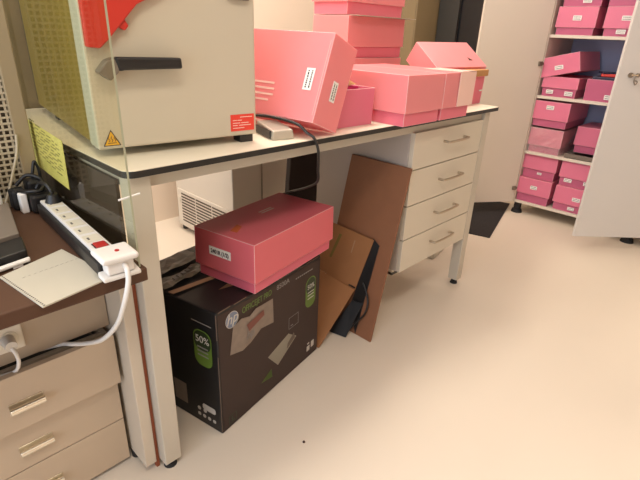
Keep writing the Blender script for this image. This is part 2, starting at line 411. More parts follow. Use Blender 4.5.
# clear tape over the title
mb = MB().add([(.066, .372, 0), (.10, .385, .003), (.14, .372, .001), (.165, .388, .004), (.255, .380, .001), (.257, .287, .002), (.19, .300, .004), (.145, .272, .0), (.10, .268, .004), (.047, .281, .001), (.15, .33, .006)],
              [(0, 10, 1), (1, 10, 2), (2, 10, 3), (3, 10, 4), (4, 10, 5), (5, 10, 6), (6, 10, 7), (7, 10, 8), (8, 10, 9), (9, 10, 0)])
for f in range(len(mb.f)): mb.f[f] = mb.f[f][::-1]
tp = mb.build('tape_patch', M['tape'], hp, 0, fr(0, 0, .0020))
MB().add([(.120, .352, .006), (.20, .366, .006), (.205, .345, .006), (.130, .325, .007)], [(3, 2, 1, 0), (0, 1, 2, 3)]).build('brown_tape_strip', M['tape2'], tp)
text(tp, 'tape_letters', 'hp', .038, T(.135, .300, .0072), M['gprint'], 'CENTER', shear=.2)
MB().add([(.228, .158, .0004), (.284, .090, .0004), (.395, .153, .0004), (.345, .190, .0004)], [(0, 1, 2, 3), (3, 2, 1, 0)]).build('white_sticker', M['paper'], hp, 0, fr(0, 0))
MB().add([(.335, .128, .0008), (.385, .152, .0008), (.378, .178, .0008), (.340, .150, .0008)], [(0, 1, 2, 3), (3, 2, 1, 0)]).build('sticker_picture', M['tape'], hp, 0, fr(0, 0))
MB().add([(.190, .072, .0004), (.252, .060, .0004), (.247, .098, .0004)], [(0, 1, 2), (2, 1, 0)]).build('green_triangle', M['green'], hp, 0, fr(0, 0))
def outline(mb, x0, x1, y0, y1, w, z=.0005):
    mb.box(x0, x1, y0, y0+w, 0, z).box(x0, x1, y1-w, y1, 0, z).box(x0, x0+w, y0+w, y1-w, 0, z).box(x1-w, x1, y0+w, y1-w, 0, z); return mb
mb = outline(MB(), .030, .066, .016, .050, .0025); mb.box(.042, .048, .022, .042, 0, .0005).box(.048, .056, .022, .027, 0, .0005); mb.build('corner_icon', M['dkgreen'], hp, 0, fr(0, 0))
mb = MB().box(.467, .486, .035, .058, 0, .0005).box(.496, .515, .040, .068, 0, .0005).box(.470, .483, .066, .072, 0, .0005); mb.build('handling_icons', M['wprint'], hp, 0, fr(0, 0))
mb = outline(MB(), .347, .405, .205, .252, .0015); mb.box(.358, .372, .214, .217, 0, .0005); mb.build('faint_frame', M['gprint'], hp, 0, fr(0, 0))
# left face prints
gb = MB().prism(pill(-.097, -.023, .242, .372, .028), 0, .0005).build('green_badge', M['green'], hp, 0, lf(0, 0))
MB().prism(pill(-.094, -.026, .300, .369, .028), .0005, .0007).build('badge_top', M['dkgreen'], gb)
text(gb, 'badge_text', '50%', .034, T(-.060, .328, .0008), M['wprint'], 'CENTER')
for zz in (.310, .296, .281): MB().box(-.083, -.038, zz-.0025, zz+.0025, .0007, .0009).build('badge_line', M['gprint'], gb)
MB().box(-.208, -.150, .049, .131, 0, .0006).build('grey_sticker', M['tape'], hp, 0, lf(0, 0))
MB().prism(pill(-.080, -.024, .066, .089, .008), 0, .0006).build('white_badge', M['wprint'], hp, 0, lf(0, 0))
mb = MB()
for i in range(4): mb.prism(rrect(-.104+i*.022, -.091+i*.022, .030, .043, .005, 3), 0, .0005)
for i in range(2): mb.prism(rrect(-.104+i*.026, -.090+i*.026, .053, .067, .006, 3), 0, .0005)
mb.build('recycling_icons', M['wprint'], hp, 0, lf(0, 0))
MB().box(-.10, -.02, .396, .399, 0, .0005).build('scuff_line', M['gprint'], hp, 0, lf(0, 0))
# worn pale edges of the old carton
MB().box(-.0006, .0012, -.0006, .0012, .01, .30).box(-.0008, .0010, -.0008, .0010, .36, .445).build('worn_corner', M['worn'], hp)
mb = MB()
for x0, x1 in ((.01, .06), (.075, .13), (.16, .25), (.30, .42), (.45, .53)): mb.box(x0, x1, -.0008, .0012, .4475-.025*(x0+x1)/2/HL, .4500-.025*(x0+x1)/2/HL)
mb.build('worn_edge', M['worn'], hp)
# top: torn strip, dusty film
def zt(x, y): return .449-.025*x/HL*(1-y/HW)-.012*(y/HW)+.007
def quad_on_top(pts, d=0): return [(x, y, zt(x, y)+d) for x, y in pts]
MB().add(quad_on_top([(.006, .178), (.006, .202), (.19, .170), (.19, .148)]), [(3, 2, 1, 0), (0, 1, 2, 3)]).build('torn_strip', M['boardedge'], hp)
MB().add(quad_on_top([(.105, .090), (.152, .074), (.165, .10)]), [(2, 1, 0), (0, 1, 2)]).build('torn_patch', M['boardedge'], hp)
mb = MB(); n = 7
pts = [(.005+.19*i/n, .215+.06*j/4+random.uniform(-.006, .006)) for j in range(5) for i in range(n+1)]
mb.add([(x, y, zt(x, y)+.002+random.uniform(0, .010)) for x, y in pts], [(j*(n+1)+i, j*(n+1)+i+1, (j+1)*(n+1)+i+1, (j+1)*(n+1)+i) for j in range(4) for i in range(n)])
mb.build('crumpled_tape', M['greyfilm'], hp)
mb = MB()
pts = [(.006+.24*i/n, .30+.085*j/4+random.uniform(-.006, .006)) for j in range(5) for i in range(n+1)]
mb.add([(x, y, zt(x, y)+.002+random.uniform(0, .006)) for x, y in pts], [(j*(n+1)+i, j*(n+1)+i+1, (j+1)*(n+1)+i+1, (j+1)*(n+1)+i) for j in range(4) for i in range(n)])
mb.build('dusty_film', M['greyfilm'], hp)
mb = MB()
for i in range(5): mb.box(.06+.02*i, .072+.02*i, .232+.004*i, .244+.004*i, zt(.08, .23)+.008, zt(.08, .23)+.013)
mb.build('white_flakes', M['gprint'], hp)

# pink box on the carton
u = Vector((math.cos(.189), math.sin(.189), 0)); v = Vector((-math.sin(.189), math.cos(.189), 0))
pc = Vector((.356, .028, .4485))+u*.218+v*.125
tU, b, l = pink_box('rose pink box with a white 2401R label, standing on the black printer carton', pc, .189, .436, .250, .166, .127, ml='lidr', mb_='baser')
lab = MB().box(-.045, .045, -.0140, .0140, 0, .0008).build('label', M['label'], l, 0, LEFT((-.2185, .014, .104)))
text(lab, 'label_text', '2401R (1/2)', .0185, T(0, -.0065, .001), M['ink'], 'CENTER', sx=.84, off=.0006)
mb = MB()
for i in range(2): mb.box(-.03, .036, .010-i*.012, .015-i*.012, 0, .0006)
mb.build('embossed_lines', M['print_'], l, 0, T(.03, .03, .1662))
MB().prism([(-.03, -.012), (.02, -.015), (.034, .004), (-.02, .012)], 0, .0006).build('orange_sticker', M['orange'], l, 0, T(-.155, .005, .1662) @ Matrix.Rotation(.5, 4, 'Z'))

# ---------------------------------------------------------------- boards by the pedestal
bd = MB()
bd.hexa([(.940, .010, 0), (.949, .010, 0), (.949, .315, 0), (.940, .315, 0), (1.090, .003, .722), (1.099, .003, .722), (1.099, .300, .722), (1.090, .300, .722)])
o = bd.build('hardboard_sheet', M['board'], None, .001)
tag(o, 'brown hardboard sheet leaning upright against the drawer pedestal', 'board')
# flattened carton leaning between printer carton and hardboard
fc = thing('flattened_carton', 'flattened brown carton with black lining leaning between printer carton and hardboard', 'carton', (.87, .13, 0))
def slab(c, t, name, m, par=fc, bev=.0008):     # thick quad, c = four world corners
    c = [Vector(p)-Vector((.87, .13, 0)) for p in c]; nrm = (c[1]-c[0]).cross(c[3]-c[0]).normalized()*t
    return MB().hexa([tuple(p) for p in c]+[tuple(p+nrm) for p in c]).build(name, m, par, bev)
uf = slab([(.963, .130, .193), (1.012, .091, .421), (1.014, .36, .430), (.966, .36, .208)], -.004, 'upper_flap', M['card'])
lw = slab([(.752, .125, .004), (.963, .130, .191), (.966, .34, .206), (.718, .33, .012)], .004, 'lower_flap', M['card'])
slab([(.934, .088, .006), (1.019, .066, .402), (1.018, .098, .424), (.955, .142, .118)], -.003, 'black_lining', M['black'])
slab([(.889, .100, .003), (.964, .080, .150), (.952, .130, .146), (.868, .184, .003)], .003, 'black_flap', M['black'])
slab([(.963, .128, .200), (.9645, .128, .206), (.9645, .165, .207), (.963, .165, .201)], .002, 'slot', M['black'], fc)
slab([(.978, .20, .262), (1.0055, .185, .392), (1.0055, .179, .392), (.978, .194, .262)], .0012, 'crease', M['boardedge'], fc)
slab([(.972, .315, .235), (1.006, .270, .395), (1.006, .255, .395), (.972, .30, .235)], .0012, 'green_print_mark', M['fadegreen'], fc)
o = MB().tube([(.975, .10, .235), (.968, .070, .20), (.958, .052, .16), (.946, .058, .11), (.932, .09, .06), (.915, .11, .02)], .004).build('loop_cable', M['black'])
o = bpy.data.objects['loop_cable']; tag(o, 'short black cable curving out from behind the flattened carton', 'cable')

# dark board under the bench, appliance behind
o = MB().hexa([(1.065, .70, 0), (1.34, .70, 0), (1.34, .73, 0), (1.065, .73, 0), (1.132, .70, .84), (1.34, .70, .84), (1.34, .73, .84), (1.132, .73, .84)]).build('dark_board', M['darkbrd'], None, .003)
tag(o, 'nearly black board standing under the bench behind the drawer pedestal', 'board')
ap = thing('vented_appliance', 'white floor appliance with a slatted vent, standing behind the lab bench', 'appliance', (1.0, 1.03, 0))
MB().box(0, .62, 0, .59, .03, .83).build('housing', M['app'], ap, .006)
MB().box(-.008, 0, .02, .57, .055, .275).build('grille', M['app'], ap, .003)
g = [o for o in ap.children if o.name.startswith('grille')][0]
mb = MB()
for i in range(10):
    for (y0, y1) in ((.05, .19), (.20, .36), (.37, .52)): mb.box(-.0095, -.0078, y0, y1, .075+i*.019, .084+i*.019)
mb.build('vent_slots', M['slot'], g)
MB().box(-.012, -.008, .535, .565, .19, .225).build('latch', M['cream'], g, .002)
MB().box(.195, .203, -.003, .0, .04, .82).build('front_seam', M['seam'], ap)
for x in (.03, .59):
    for y in (.03, .56): MB().cyl(.02, 0, .03, 14, 0, T(x, y, 0)).build('foot', M['black'], ap)

# ---------------------------------------------------------------- incubator
B = Vector((.007, .137, BH)); yaw = -.1388
inc = thing('incubator', 'grey laboratory incubator with black lever handle and red corner panel on the bench', 'incubator', B, yaw)
IH = .62; IW = .410
MB().box(.004, IW-.004, .075, .75, .022, IH).build('cabinet_body', [M['olive'], M['incub']], inc, .005)
ob = [o for o in inc.children if o.name.startswith('cabinet_body')][0]
for p in ob.data.polygons: p.material_index = 0 if p.normal.x < -.5 else 1
MB().box(.01, IW-.01, .75, .81, .03, IH-.01).build('rear_vent_housing', M['steelblk'], inc, .004)
dr = MB().box(0, IW, 0, .072, .02, IH-.02).build('door', [M['incub'], M['incubedge']], inc, .005)
for p in dr.data.polygons: p.material_index = 1 if p.normal.x < -.5 else 0
# lever handle
hx = [(.014, .089), (.034, .112), (.050, .118), (.060, .100), (.056, .088), (.038, .071)]
hb = MB().prism([(x, z) for x, z in hx], 0, .034).build('handle', M['device'], dr, .003, frame((0, 0, .1), (1, 0, 0), (0, 0, 1), (0, -1, 0)))
hb.location = (0, 0, .1)
MB().prism([(.050, .117), (.056, .1195), (.196, .1175), (.197, .0945), (.068, .0925), (.058, .090)][::-1], .018, .038).build('lever', M['black'], hb, .004)
hb.matrix_local = frame((0, 0, .9-.9), (1, 0, 0), (0, 0, 1), (0, -1, 0)); hb.location.z = .0
for o_ in (hb,):
    o_.location.z = 1.0-BH
# red corner panel
rp = MB().prism([(.003, .237), (.029, .235), (.047, .251), (.114, .322), (.16, .345), (.25, .40), (.25, .58), (.003, .58)], 0, .020).build('red_panel', M['red'], dr, .003, frame((0, 0, 0), (1, 0, 0), (0, 0, 1), (0, -1, 0)))
MB().prism([(.070, .278), (.085, .270), (.094, .280), (.084, .296), (.078, .296)], 0, .014).build('red_catch', M['red'], dr, .002, frame((0, 0, 0), (1, 0, 0), (0, 0, 1), (0, -1, 0)))
MB().box(.335, .39, -.012, 0, .346, .375).build('grey_plate', M['device'], dr, .002)
w = MB().prism([(.011, .0275), (.050, .0275), (.0305, .064)], 0, .0006).build('warning_sign', M['ink'], dr, 0, frame((0, -.0004, 0), (1, 0, 0), (0, 0, 1), (0, -1, 0)))
MB().prism([(.0143, .0294), (.0467, .0294), (.0305, .0602)], .0006, .0009).build('yellow_field', M['yellow'], w)
mb = MB()
for i in range(3): mb.tube([(.024+.0065*i, .037, .0012), (.026+.0065*i, .041, .0012), (.0225+.0065*i, .045, .0012), (.0245+.0065*i, .049, .0012)], .0007, 6)
mb.box(.021, .040, .0335, .0348, .0009, .0013)
mb.build('hot_surface_symbol', M['ink'], w)
rl = MB().box(.332, .402, .033, .076, 0, .0007).build('red_label', M['redlab'], dr, 0, frame((0, -.0004, 0), (1, 0, 0), (0, 0, 1), (0, -1, 0)))
mb = MB()
for zz, xs in ((.069, ((.360, .396),)), (.061, ((.338, .35), (.352, .365))), (.054, ((.338, .360), (.363, .385))), (.048, ((.338, .352), (.356, .392))), (.041, ((.338, .372),))):
    for x0, x1 in xs: mb.box(x0, x1, zz-.001, zz+.001, .0007, .001)
mb.build('label_lines', M['pale'], rl)
for x in (.02, .362):
    for y in ((.10 if x < .1 else .006), .55): MB().box(x, x+.04, y, y+.04, 0, .021).build('foot', M['black'], inc, .002)

# silver brick and black cord on the bench
sb = thing('power_supply', 'small silver power brick on the bench before the tipped pink lid', 'power brick', (.500, .110, BH), -.30)
MB().hexa([(-.032, -.064, 0), (.038, -.064, 0), (.038, .064, 0), (-.032, .064, 0), (-.028, -.060, .026), (.034, -.060, .028), (.034, .060, .036), (-.028, .060, .036)]).build('case', M['silver'], sb, .004)
MB().box(-.034, -.030, -.052, .056, .003, .025).build('side_vent', M['black'], sb, .001)
pcord = MB().tube([(.45, .33, .906), (.47, .26, .935), (.505, .18, .948), (.525, .09, .946), (.535, .040, .937), (.545, .016, .918), (.553, -.004, .906), (.563, -.010, .880), (.568, -.010, .855), (.60, .02, .80), (.64, .06, .745), (.68, .14, .70), (.73, .24, .655), (.75, .32, .62), (.70, .42, .56), (.62, .46, .50), (.52, .47, .45)], .0042, 10).build('power_cord', M['black'])
pcord.parent = inc; pcord.matrix_parent_inverse = (Matrix.Translation(B) @ Matrix.Rotation(yaw, 4, 'Z')).inverted(); pcord['label'] = 'black power cord hanging over the bench edge'

# ---------------------------------------------------------------- desk at the left
DX1, DY0, DZ = -.018, -.090, .72
desk = thing('desk', 'brown-topped beige desk in the left foreground beside the lab bench', 'desk', (DX1, DY0, 0))
def D(x, y, z=0): return (x-DX1, y-DY0, z)
MB().box(-1.3, 0, 0, .90, .69, DZ).build('desktop', M['brown'], desk, .003)
lgd = MB().box(-.0125, .0190, .137, .92, .03, .69).build('side_panel', M['beige2'], desk, .002)
for y in (.23, .86): MB().cyl(.016, 0, .03, 16, 0, T(.003, y, 0)).build('foot', M['blackm'], lgd)
MB().box(-1.28, -.0145, .232, .25, .468, .69).build('apron', M['beigedk'], desk, .001)
MB().box(-1.3, -1.265, .137, .92, 0, .69).build('side_panel', M['beige2'], desk, .002)
sk = MB().box(-.275, -.222, -.006, 0, .500, .562).build('wall_socket', M['cream'], desk, .003, T(-DX1, .232, 0))
MB().cyl(.019, 0, .002, 20, 0, frame((-.250, -.0062, .532), (1, 0, 0), (0, 0, 1), (0, -1, 0))).build('socket_well', M['sock'], sk)
pg = thing('power_plug', 'pale grey plug with its cord in the desk socket', 'plug', (-.254, .133, .532))
MB().cyl(.015, 0, .03, 16, 0, frame((0, -.0, 0), (1, 0, 0), (0, 0, 1), (0, -1, 0)), .012).build('plug_body', M['plug'], pg, .002)
MB().tube([(0, -.028, -.004), (.004, -.034, -.02), (.005, -.030, -.045), (-.004, -.02, -.07), (-.03, .0, -.082), (-.07, .01, -.088)], .0042).build('cord', M['wplas'], pg)

dp = thing('desk_drawer_unit', 'beige drawer unit under the desk, its top drawer slightly pulled out', 'drawer unit', (-.25, .130, 0))
DW = .209
MB().tray(-DW, DW, .018, .50, .02, .448, .012, 1).build('carcass', M['beige'], dp)
for i, (z0, z1, yo) in enumerate(((.312, .462, -.030), (.167, .3095, 0), (.016, .164, 0))):
    x0 = -DW; x1 = DW
    q = MB().box(x0, x1, yo, yo+.017, z0, z1).build('drawer', M['beige'], dp, .0015)
    if i == 0:
        MB().box(x0+.02, x0+.03, yo+.017, .45, z0+.02, z1-.03).box(x1-.03, x1-.02, yo+.017, .45, z0+.02, z1-.03).box(x0+.03, x1-.03, yo+.017, .45, z0+.02, z0+.026).build('drawer_box', M['black'], q)
    hz = (.376, .2245, .083)[i]; hx0, hx1 = (-.041, .031) if i == 0 else (-.041, .033)
    MB().box(hx0, hx1, yo-.0015, yo, hz-.015, hz+.015).build('handle_plate', M['chrome'], q)
    h = MB().prism([(.0085*math.cos(a_), .0085*math.sin(a_)) for a_ in [2*math.pi*k_/20 for k_ in range(20)]], hx0, hx1, 0, frame((0, yo-.010, hz), (0, 1, 0), (0, 0, 1), (1, 0, 0)))
    h.build('handle', M['gold'], q, .001)
for x in (-.17, .17): MB().cyl(.02, 0, .02, 14, 0, T(x, .4, 0)).build('castor', M['blackm'], dp)
# red-brown thin board between the legs
tb = thing('thin_board', 'thin dark board with a red-brown edge wedged between desk side and bench leg', 'board', (.0075, .055, 0))
MB().hexa([(-.005, 0, 0), (.0045, 0, 0), (.0045, .012, 0), (-.005, .012, 0), (-.005, 0, .700), (.0045, 0, .700), (.0045, .012, .700), (-.005, .012, .700)]).build('edge_strip', M['redwood'], tb)
MB().prism([(.0125, 0), (.74, 0), (.74, .868), (.0125, .868)], -.0035, .0045, 0, frame((0, 0, 0), (0, 1, 0), (0, 0, 1), (1, 0, 0))).build('sheet', M['darkbrown'], tb)

# acrylic screen
ac = thing('acrylic_screen', 'clear acrylic screen standing on the desk edge against the bench', 'screen', (-.030, -.078, DZ))
MB().box(0, .004, 0, .84, 0, .78).build('pane', [M['acry'], M['edge']], ac)
pn = [o for o in ac.children if o.name.startswith('pane')][0]
for p in pn.data.polygons: p.material_index = 0 if abs(p.normal.x) > .5 else 1
MB().tube([(-.018, .012, .148), (.024, .006, .155)], .0022, 8, 0, 1).build('pin', M['wplas'], ac)
ye = thing('notice_sheet', 'yellow printed notice taped to the acrylic screen below the incubator', 'paper', (-.0245, .282, .797))
MB().box(0, .0008, 0, .245, .0, .125).build('sheet', M['ypaper'], ye, 0, Matrix(((1, 0, 0, 0), (0, 1, 0, 0), (0, .14, 1, 0), (0, 0, 0, 1))))
yb = [o for o in ye.children][0]
mb = MB()
for i in range(9):
    y = .225
    while y > .04:
        l = random.uniform(.012, .04); mb.box(-.0006, 0, max(y-l, .02), y, .098-i*.010+(y-.008)*.14, .101-i*.010+(y-.008)*.14); y -= l+.008
mb.build('print_lines', M['yink'], yb)

# power strip with adapter
ps = thing('power_strip', 'long white-topped black power strip on the desk by the acrylic screen', 'power strip', (-.0680, .1425, DZ), -.057)
MB().box(-.028, .024, -.2175, .2175, 0, .032).build('housing', M['black'], ps, .003)
tp = MB().box(-.020, .022, -.2165, .2165, .032, .040).build('socket_panel', M['wplas'], ps, .002)
for i in range(6):
    MB().box(-.015, .018, -.125+i*.055, -.085+i*.055, .0400, .0408).build('socket', M['sock'], tp, 0)
    q = MB()
    for dy in (-.009, .009): q.cyl(.0026, 0, .0006, 8, 0, T(-.007, -.105+i*.055+dy*.4, .0408))
    q.build('socket_hole', M['ink'], tp)
sw = MB().box(-.010, .014, -.166, -.138, .040, .0445).build('red_switch', M['led'], tp, .002)
MB().box(-.012, .016, -.168, -.136, .040, .0412).build('switch_frame', M['black'], tp)
MB().box(-.012, .014, -.186, -.174, .040, .0406).build('rating_label', M['gprint'], tp)
ad = thing('plug_adapter', 'white flat plug adapter with a red lamp on the power strip end', 'adapter', (-.0760, -.080, DZ), -.057)
MB().box(-.036, .036, -.036, .034, .0408, .054).build('cap', M['wplas'], ad, .006, None, 3)
MB().box(-.026, .026, -.028, .003, .015, .0405).build('neck', M['wplas'], ad, .003)
MB().hexa([(-.037, -.032, .0045), (.037, -.032, .0045), (.037, .002, .0045), (-.037, .002, .0045), (-.037, -.032, .013), (.037, -.032, .013), (.037, .002, .017), (-.037, .002, .017)]).build('lower_clip', M['wplas'], ad, .003)
MB().cyl(.0045, 0, .0015, 14, 0, T(.004, -.004, .054)).build('red_lamp', M['led'], ad)
ai = (Matrix.Translation((-.0760, -.080, DZ)) @ Matrix.Rotation(-.057, 4, 'Z')).inverted()
wpts = [(-.070, -.105, .752), (-.073, -.122, .745), (-.077, -.128, .72), (-.088, -.118, .67), (-.096, -.085, .61), (-.107, -.02, .545), (-.119, .06, .497), (-.135, .11, .476), (-.155, .15, .462), (-.24, .19, .45), (-.34, .22, .44)]
MB().tube([tuple(ai @ Vector(p)) for p in wpts], .0052, 12).build('white_cord', M['wplas'], ad)
# black plug on the far socket + adapters and cables heap
bp = thing('black_plug', 'black angled plug pushed into the far socket of the power strip', 'plug', (-.053, .325, DZ+.0415))
MB().cyl(.020, 0, .02, 18, 0, None, .012).build('plug_body', M['black'], bp, .002)
MB().tube([(0, 0, .018), (-.002, .003, .030), (-.006, .02, .042), (-.012, .045, .040), (-.02, .052, .026)], .0045).build('cord', M['black'], bp)
cl = thing('adapter_heap', 'heap of black power adapters and cables at the back of the desk', 'adapters', (-.05, .482, DZ))
MB().box(-.040, .012, -.110, -.060, 0, .050).build('adapter', M['black'], cl, .008)
MB().box(-.030, .012, -.056, -.012, 0, .075).build('adapter', M['black'], cl, .008)
MB().box(-.070, -.034, -.056, -.012, 0, .055).build('adapter', M['blackm'], cl, .008)
MB().tube([(-.012, -.03, .06), (-.004, -.03, .095), (.004, -.03, .118), (.011, -.03, .095), (.010, -.03, .06)], .004).build('cable_loop', M['black'], cl)
MB().tube([(-.055, -.04, .05), (-.04, -.09, .058), (-.01, -.10, .06), (.004, -.06, .075), (-.02, -.03, .085), (-.05, -.025, .06)], .005).build('cable', M['black'], cl)
MB().box(-.060, -.043, -.085, -.062, .0, .052).build('pale_tag', M['label'], cl, .003)
# white loose cable rising to the grille
o = MB().tube([(-.135, .462, .726), (-.115, .463, .77), (-.095, .464, .82), (-.078, .465, .865), (-.070, .466, .91)], .0035).build('pale_cable', M['grid']); tag(o, 'pale cable rising from the desk back in front of the grille', 'cable')

# notebook
nb = thing('notepad', 'white spiral-torn notepad sheet lying at the desk front edge', 'notepad', (-.171, -.012, DZ+.0005), 0)
pl_ = [(-.117, .107), (-.088, -.086), (-.226, -.116), (-.25, .053)]
pl2 = [(x+.171, y+.012) for x, y in pl_][::-1]
MB().prism(pl2, 0, .003).build('sheets', M['paper'], nb)
a_, b_ = Vector(pl2[0]+(0,)), Vector(pl2[1]+(0,))
mb = MB(); e = (b_-a_); n_ = 26; ed = e.normalized(); pn_ = Vector((ed.y, -ed.x, 0))
ctr = Vector((0, 0, 0)); 
if pn_.dot(ctr-a_) < 0: pn_ = -pn_
for i in range(n_):
    p = a_+e*((i+.5)/n_)+pn_*.004; mb.cyl(.0018, .003, .0033, 6, 0, T(p.x, p.y, 0))
mb.build('punched_holes', M['ink'], nb)
mb = MB()
for i in range(11): mb.box(-.035+i*.0105, -.030+i*.0105+random.uniform(0, .003), .045-.002*i, .0465-.002*i, .003, .0033)
mb.build('handwriting', M['pencil'], nb, 0, Matrix.Rotation(.35, 4, 'Z'))

# grey device at the left edge
dv = thing('desktop_device', 'taupe flat device with a black front ledge at the photo left edge', 'device', (-.172, .192, DZ), -.0)
ux, uy = Vector((-.886, -.464, 0)), Vector((.168, .986, 0))
ux = Vector((-.97, -.22, 0)); uy = Vector((.169, .985, 0))
XD = frame((0, 0, 0), tuple(ux), tuple(uy), (0, 0, 1))
def dquad(a0, a1, b0, b1, z0, z1): return MB().hexa([tuple(ux*a+uy*b+Vector((0, 0, z))) for z in (z0, z1) for a, b in ((a1, b0), (a0, b0), (a0, b1), (a1, b1))])
dquad(0, .30, 0, .235, .0, .030).build('casing', M['device'], dv, .002)
dquad(-.004, .30, -.085, -.001, .0, .022).build('front_ledge', M['black'], dv, .003)
dquad(-.006, .30, -.112, -.098, .004, .012).build('front_bar', M['wplas'], dv, .003)
dquad(.01, .03, -.110, -.088, .0, .004).build('bar_foot', M['wplas'], dv)
dquad(.012, .30, .236, .255, .0, .14).build('white_back', M['wplas'], dv, .004)

# cream grille panel behind the desk
gp = thing('wire_grille', 'cream square-mesh grille standing on the back of the desk', 'grille', (-.0345, .472, DZ))
MB().box(-.038, 0, 0, .03, 0, .80).box(-.20, -.038, 0, .03, .76, .80).box(-.20, -.038, 0, .03, 0, .02).box(-.215, -.20, 0, .03, 0, .80).build('grille_frame', M['gridpost'], gp, .003)
MB().box(-.42, -.216, .0, .03, 0, .80).build('side_panel', M['olive'], gp, .003)  # unseen panel added so the acrylic screen reflects plain olive
mb = MB()
for i in range(11): mb.box(-.046-i*.015, -.041-i*.015, .010, .014, .02, .76)
for j in range(50): mb.box(-.20, -.038, .008, .012, .02+j*.015, .025+j*.015)
mb.build('mesh', M['grid'], gp)
MB().box(-.20, -.038, .024, .028, .02, .76).build('backing', M['gridback'], gp)

# ---------------------------------------------------------------- tall cabinet with open doors
CX, CY1, CY0 = 3.0, .320, -.600
cab = thing('storage_cabinet', 'tall white storage cabinet with both doors open, full of pink boxes', 'cabinet', (CX, CY1, 0))
CD, CH = .48, 1.95; CW = CY1-CY0
MB().box(0, CD, -.016, 0, .085, CH).build('side_panel', M['cabinet'], cab, .001)
MB().box(0, CD, -CW, -CW+.016, .085, CH).build('side_panel', M['cabinet'], cab, .001)
MB().box(CD-.01, CD, -CW+.016, -.016, .10, CH).build('back_panel', M['bluegrey'], cab)
MB().box(0, CD, -CW+.016, -.016, CH-.02, CH).build('top_panel', M['cabinet'], cab)
SH = (.102, .466, .845, 1.222, 1.60)
for i, z in enumerate(SH): MB().box(.004, CD-.01, -CW+.0165, -.0165, z-.018, z).build('bottom_panel' if i == 0 else 'shelf', M['cabinet'], cab, .001)
for x in (.05, CD-.05):
    for y in (-.03, -.77, -CW+.03) if x < .1 else (-.03, -CW+.03):
        MB().cyl(.026, .02, .0835, 16, 0, T(x, y, 0)).cyl(.040, 0, .022, 20, 0, T(x, y, 0), .034).build('foot', M['blackm'], cab)
# left door, swung wide open: inside face seen
def door(hx, hy, ang, length, m):
    d_ = MB().box(0, length, -.010, .010, .09, CH-.01).build('door', m, cab, .0015, T(hx-CX, hy-CY1, 0) @ Matrix.Rotation(ang, 4, 'Z'))
    return d_
aL = math.atan2(.27, -.39)
dL = door(CX-.012, CY1-.005, aL, .475, M['cabinet'])
for z in (.195, 1.045, 1.8):
    MB().box(.004, .030, .010, .024, z-.014, z+.014).box(-.006, .010, .012, .022, z-.008, z+.008).build('hinge', M['darkmetal'], dL, .002)
aR = math.atan2(.702, -.712)
dR = door(2.993, -.590, aR, .515, M['daylitdoor'])
lk = MB().cyl(.013, 0, .010, 18, 0, frame((.515-.066, .010, 1.032), (-1, 0, 0), (0, 0, 1), (0, 1, 0))).cyl(.010, 0, .012, 14, 0, frame((.515-.105, .010, 1.033), (-1, 0, 0), (0, 0, 1), (0, 1, 0))).build('lock', M['darkmetal'], dR)
MB().box(.515-.104, .515-.068, .018, .023, 1.029, 1.037).build('key_bow', M['chrome'], lk)
MB().tube([(.515-.090, .022, 1.03), (.515-.087, .024, 1.005), (.515-.098, .024, .985), (.515-.106, .024, 1.0), (.515-.092, .024, 1.006)], .003, 8).build('key', M['darkmetal'], lk)
for z in (.195, 1.045): MB().box(0.0, .03, -.022, -.010, z-.014, z+.014).build('hinge', M['chrome'], dR, .002)
# boxes inside: front faces at -x
GRP = 'pink boxes in the cabinet'
def cbox(label, yc, z, xo=0, W=.232, H=.170, lid=.118, labs=(), rz=0, ml='lidc', mb_='basec', L=.40, with_lid=True):
    t, b, l = pink_box(label, (CX+.012+xo+L/2, yc, z), rz, L, W, H, lid, GRP, ml, mb_, with_lid)
    for (part, dy, dz, w, h) in labs:
        label_part(l if (part == 'l' and l) else b, LEFT((-L/2-.0008+(.004 if part != 'l' else 0), dy, dz)), w, h)
    return t
c1, c2 = .178, -.066
cbox('closed pink box at the lower left of the cabinet bottom shelf', .190, SH[0], -.005, .235, .176, .115, [('l', 0, .115, .046, .026)])
cbox('closed pink box on the upper left of the cabinet bottom shelf', .190, SH[0]+.178, .01, .233, .170, .105, [('b', -.01, .040, .030, .016)])
cbox('closed pink box at the lower right of the cabinet bottom shelf, two labels', -.070, SH[0], 0, .236, .172, .118, [('l', -.03, .098, .050, .026), ('b', -.01, .028, .042, .022)])
cbox('closed pink box on the upper right of the cabinet bottom shelf, low labels', -.070, SH[0]+.1735, .005, .236, .170, .110, [('b', .055, .042, .050, .024), ('b', -.07, .042, .05, .024)])
tw = cbox('pink box wrapped in shiny clear film on the second cabinet shelf', .192, SH[1], .004, .222, .166, .118, ())
mb = MB(); n = 9
random.seed(9)
def film_face(o, a, bv, nx, ny, nrm):
    o, a, bv, nrm = map(Vector, (o, a, bv, nrm)); vs = []
    for j in range(ny+1):
        for i in range(nx+1):
            e_ = 0 if i in (0, nx) or j in (0, ny) else random.uniform(.0, .008)
            vs.append(tuple(o+a*i/nx+bv*j/ny+nrm*e_))
    mb.add(vs, [(j*(nx+1)+i, j*(nx+1)+i+1, (j+1)*(nx+1)+i+1, (j+1)*(nx+1)+i) for j in range(ny) for i in range(nx)])
film_face((-.204, .114, .001), (0, -.228, 0), (0, 0, .168), 7, 6, (-1, 0, 0))
film_face((-.204, -.114, .001), (.408, 0, 0), (0, 0, .168), 6, 4, (0, -1, 0))
film_face((-.204, -.114, .169), (.408, 0, 0), (0, .228, 0), 6, 5, (0, 0, 1))
film_face((.204, .114, .001), (-.408, 0, 0), (0, 0, .168), 6, 4, (0, 1, 0))
mb.build('clear_wrap', M['film'], tw)
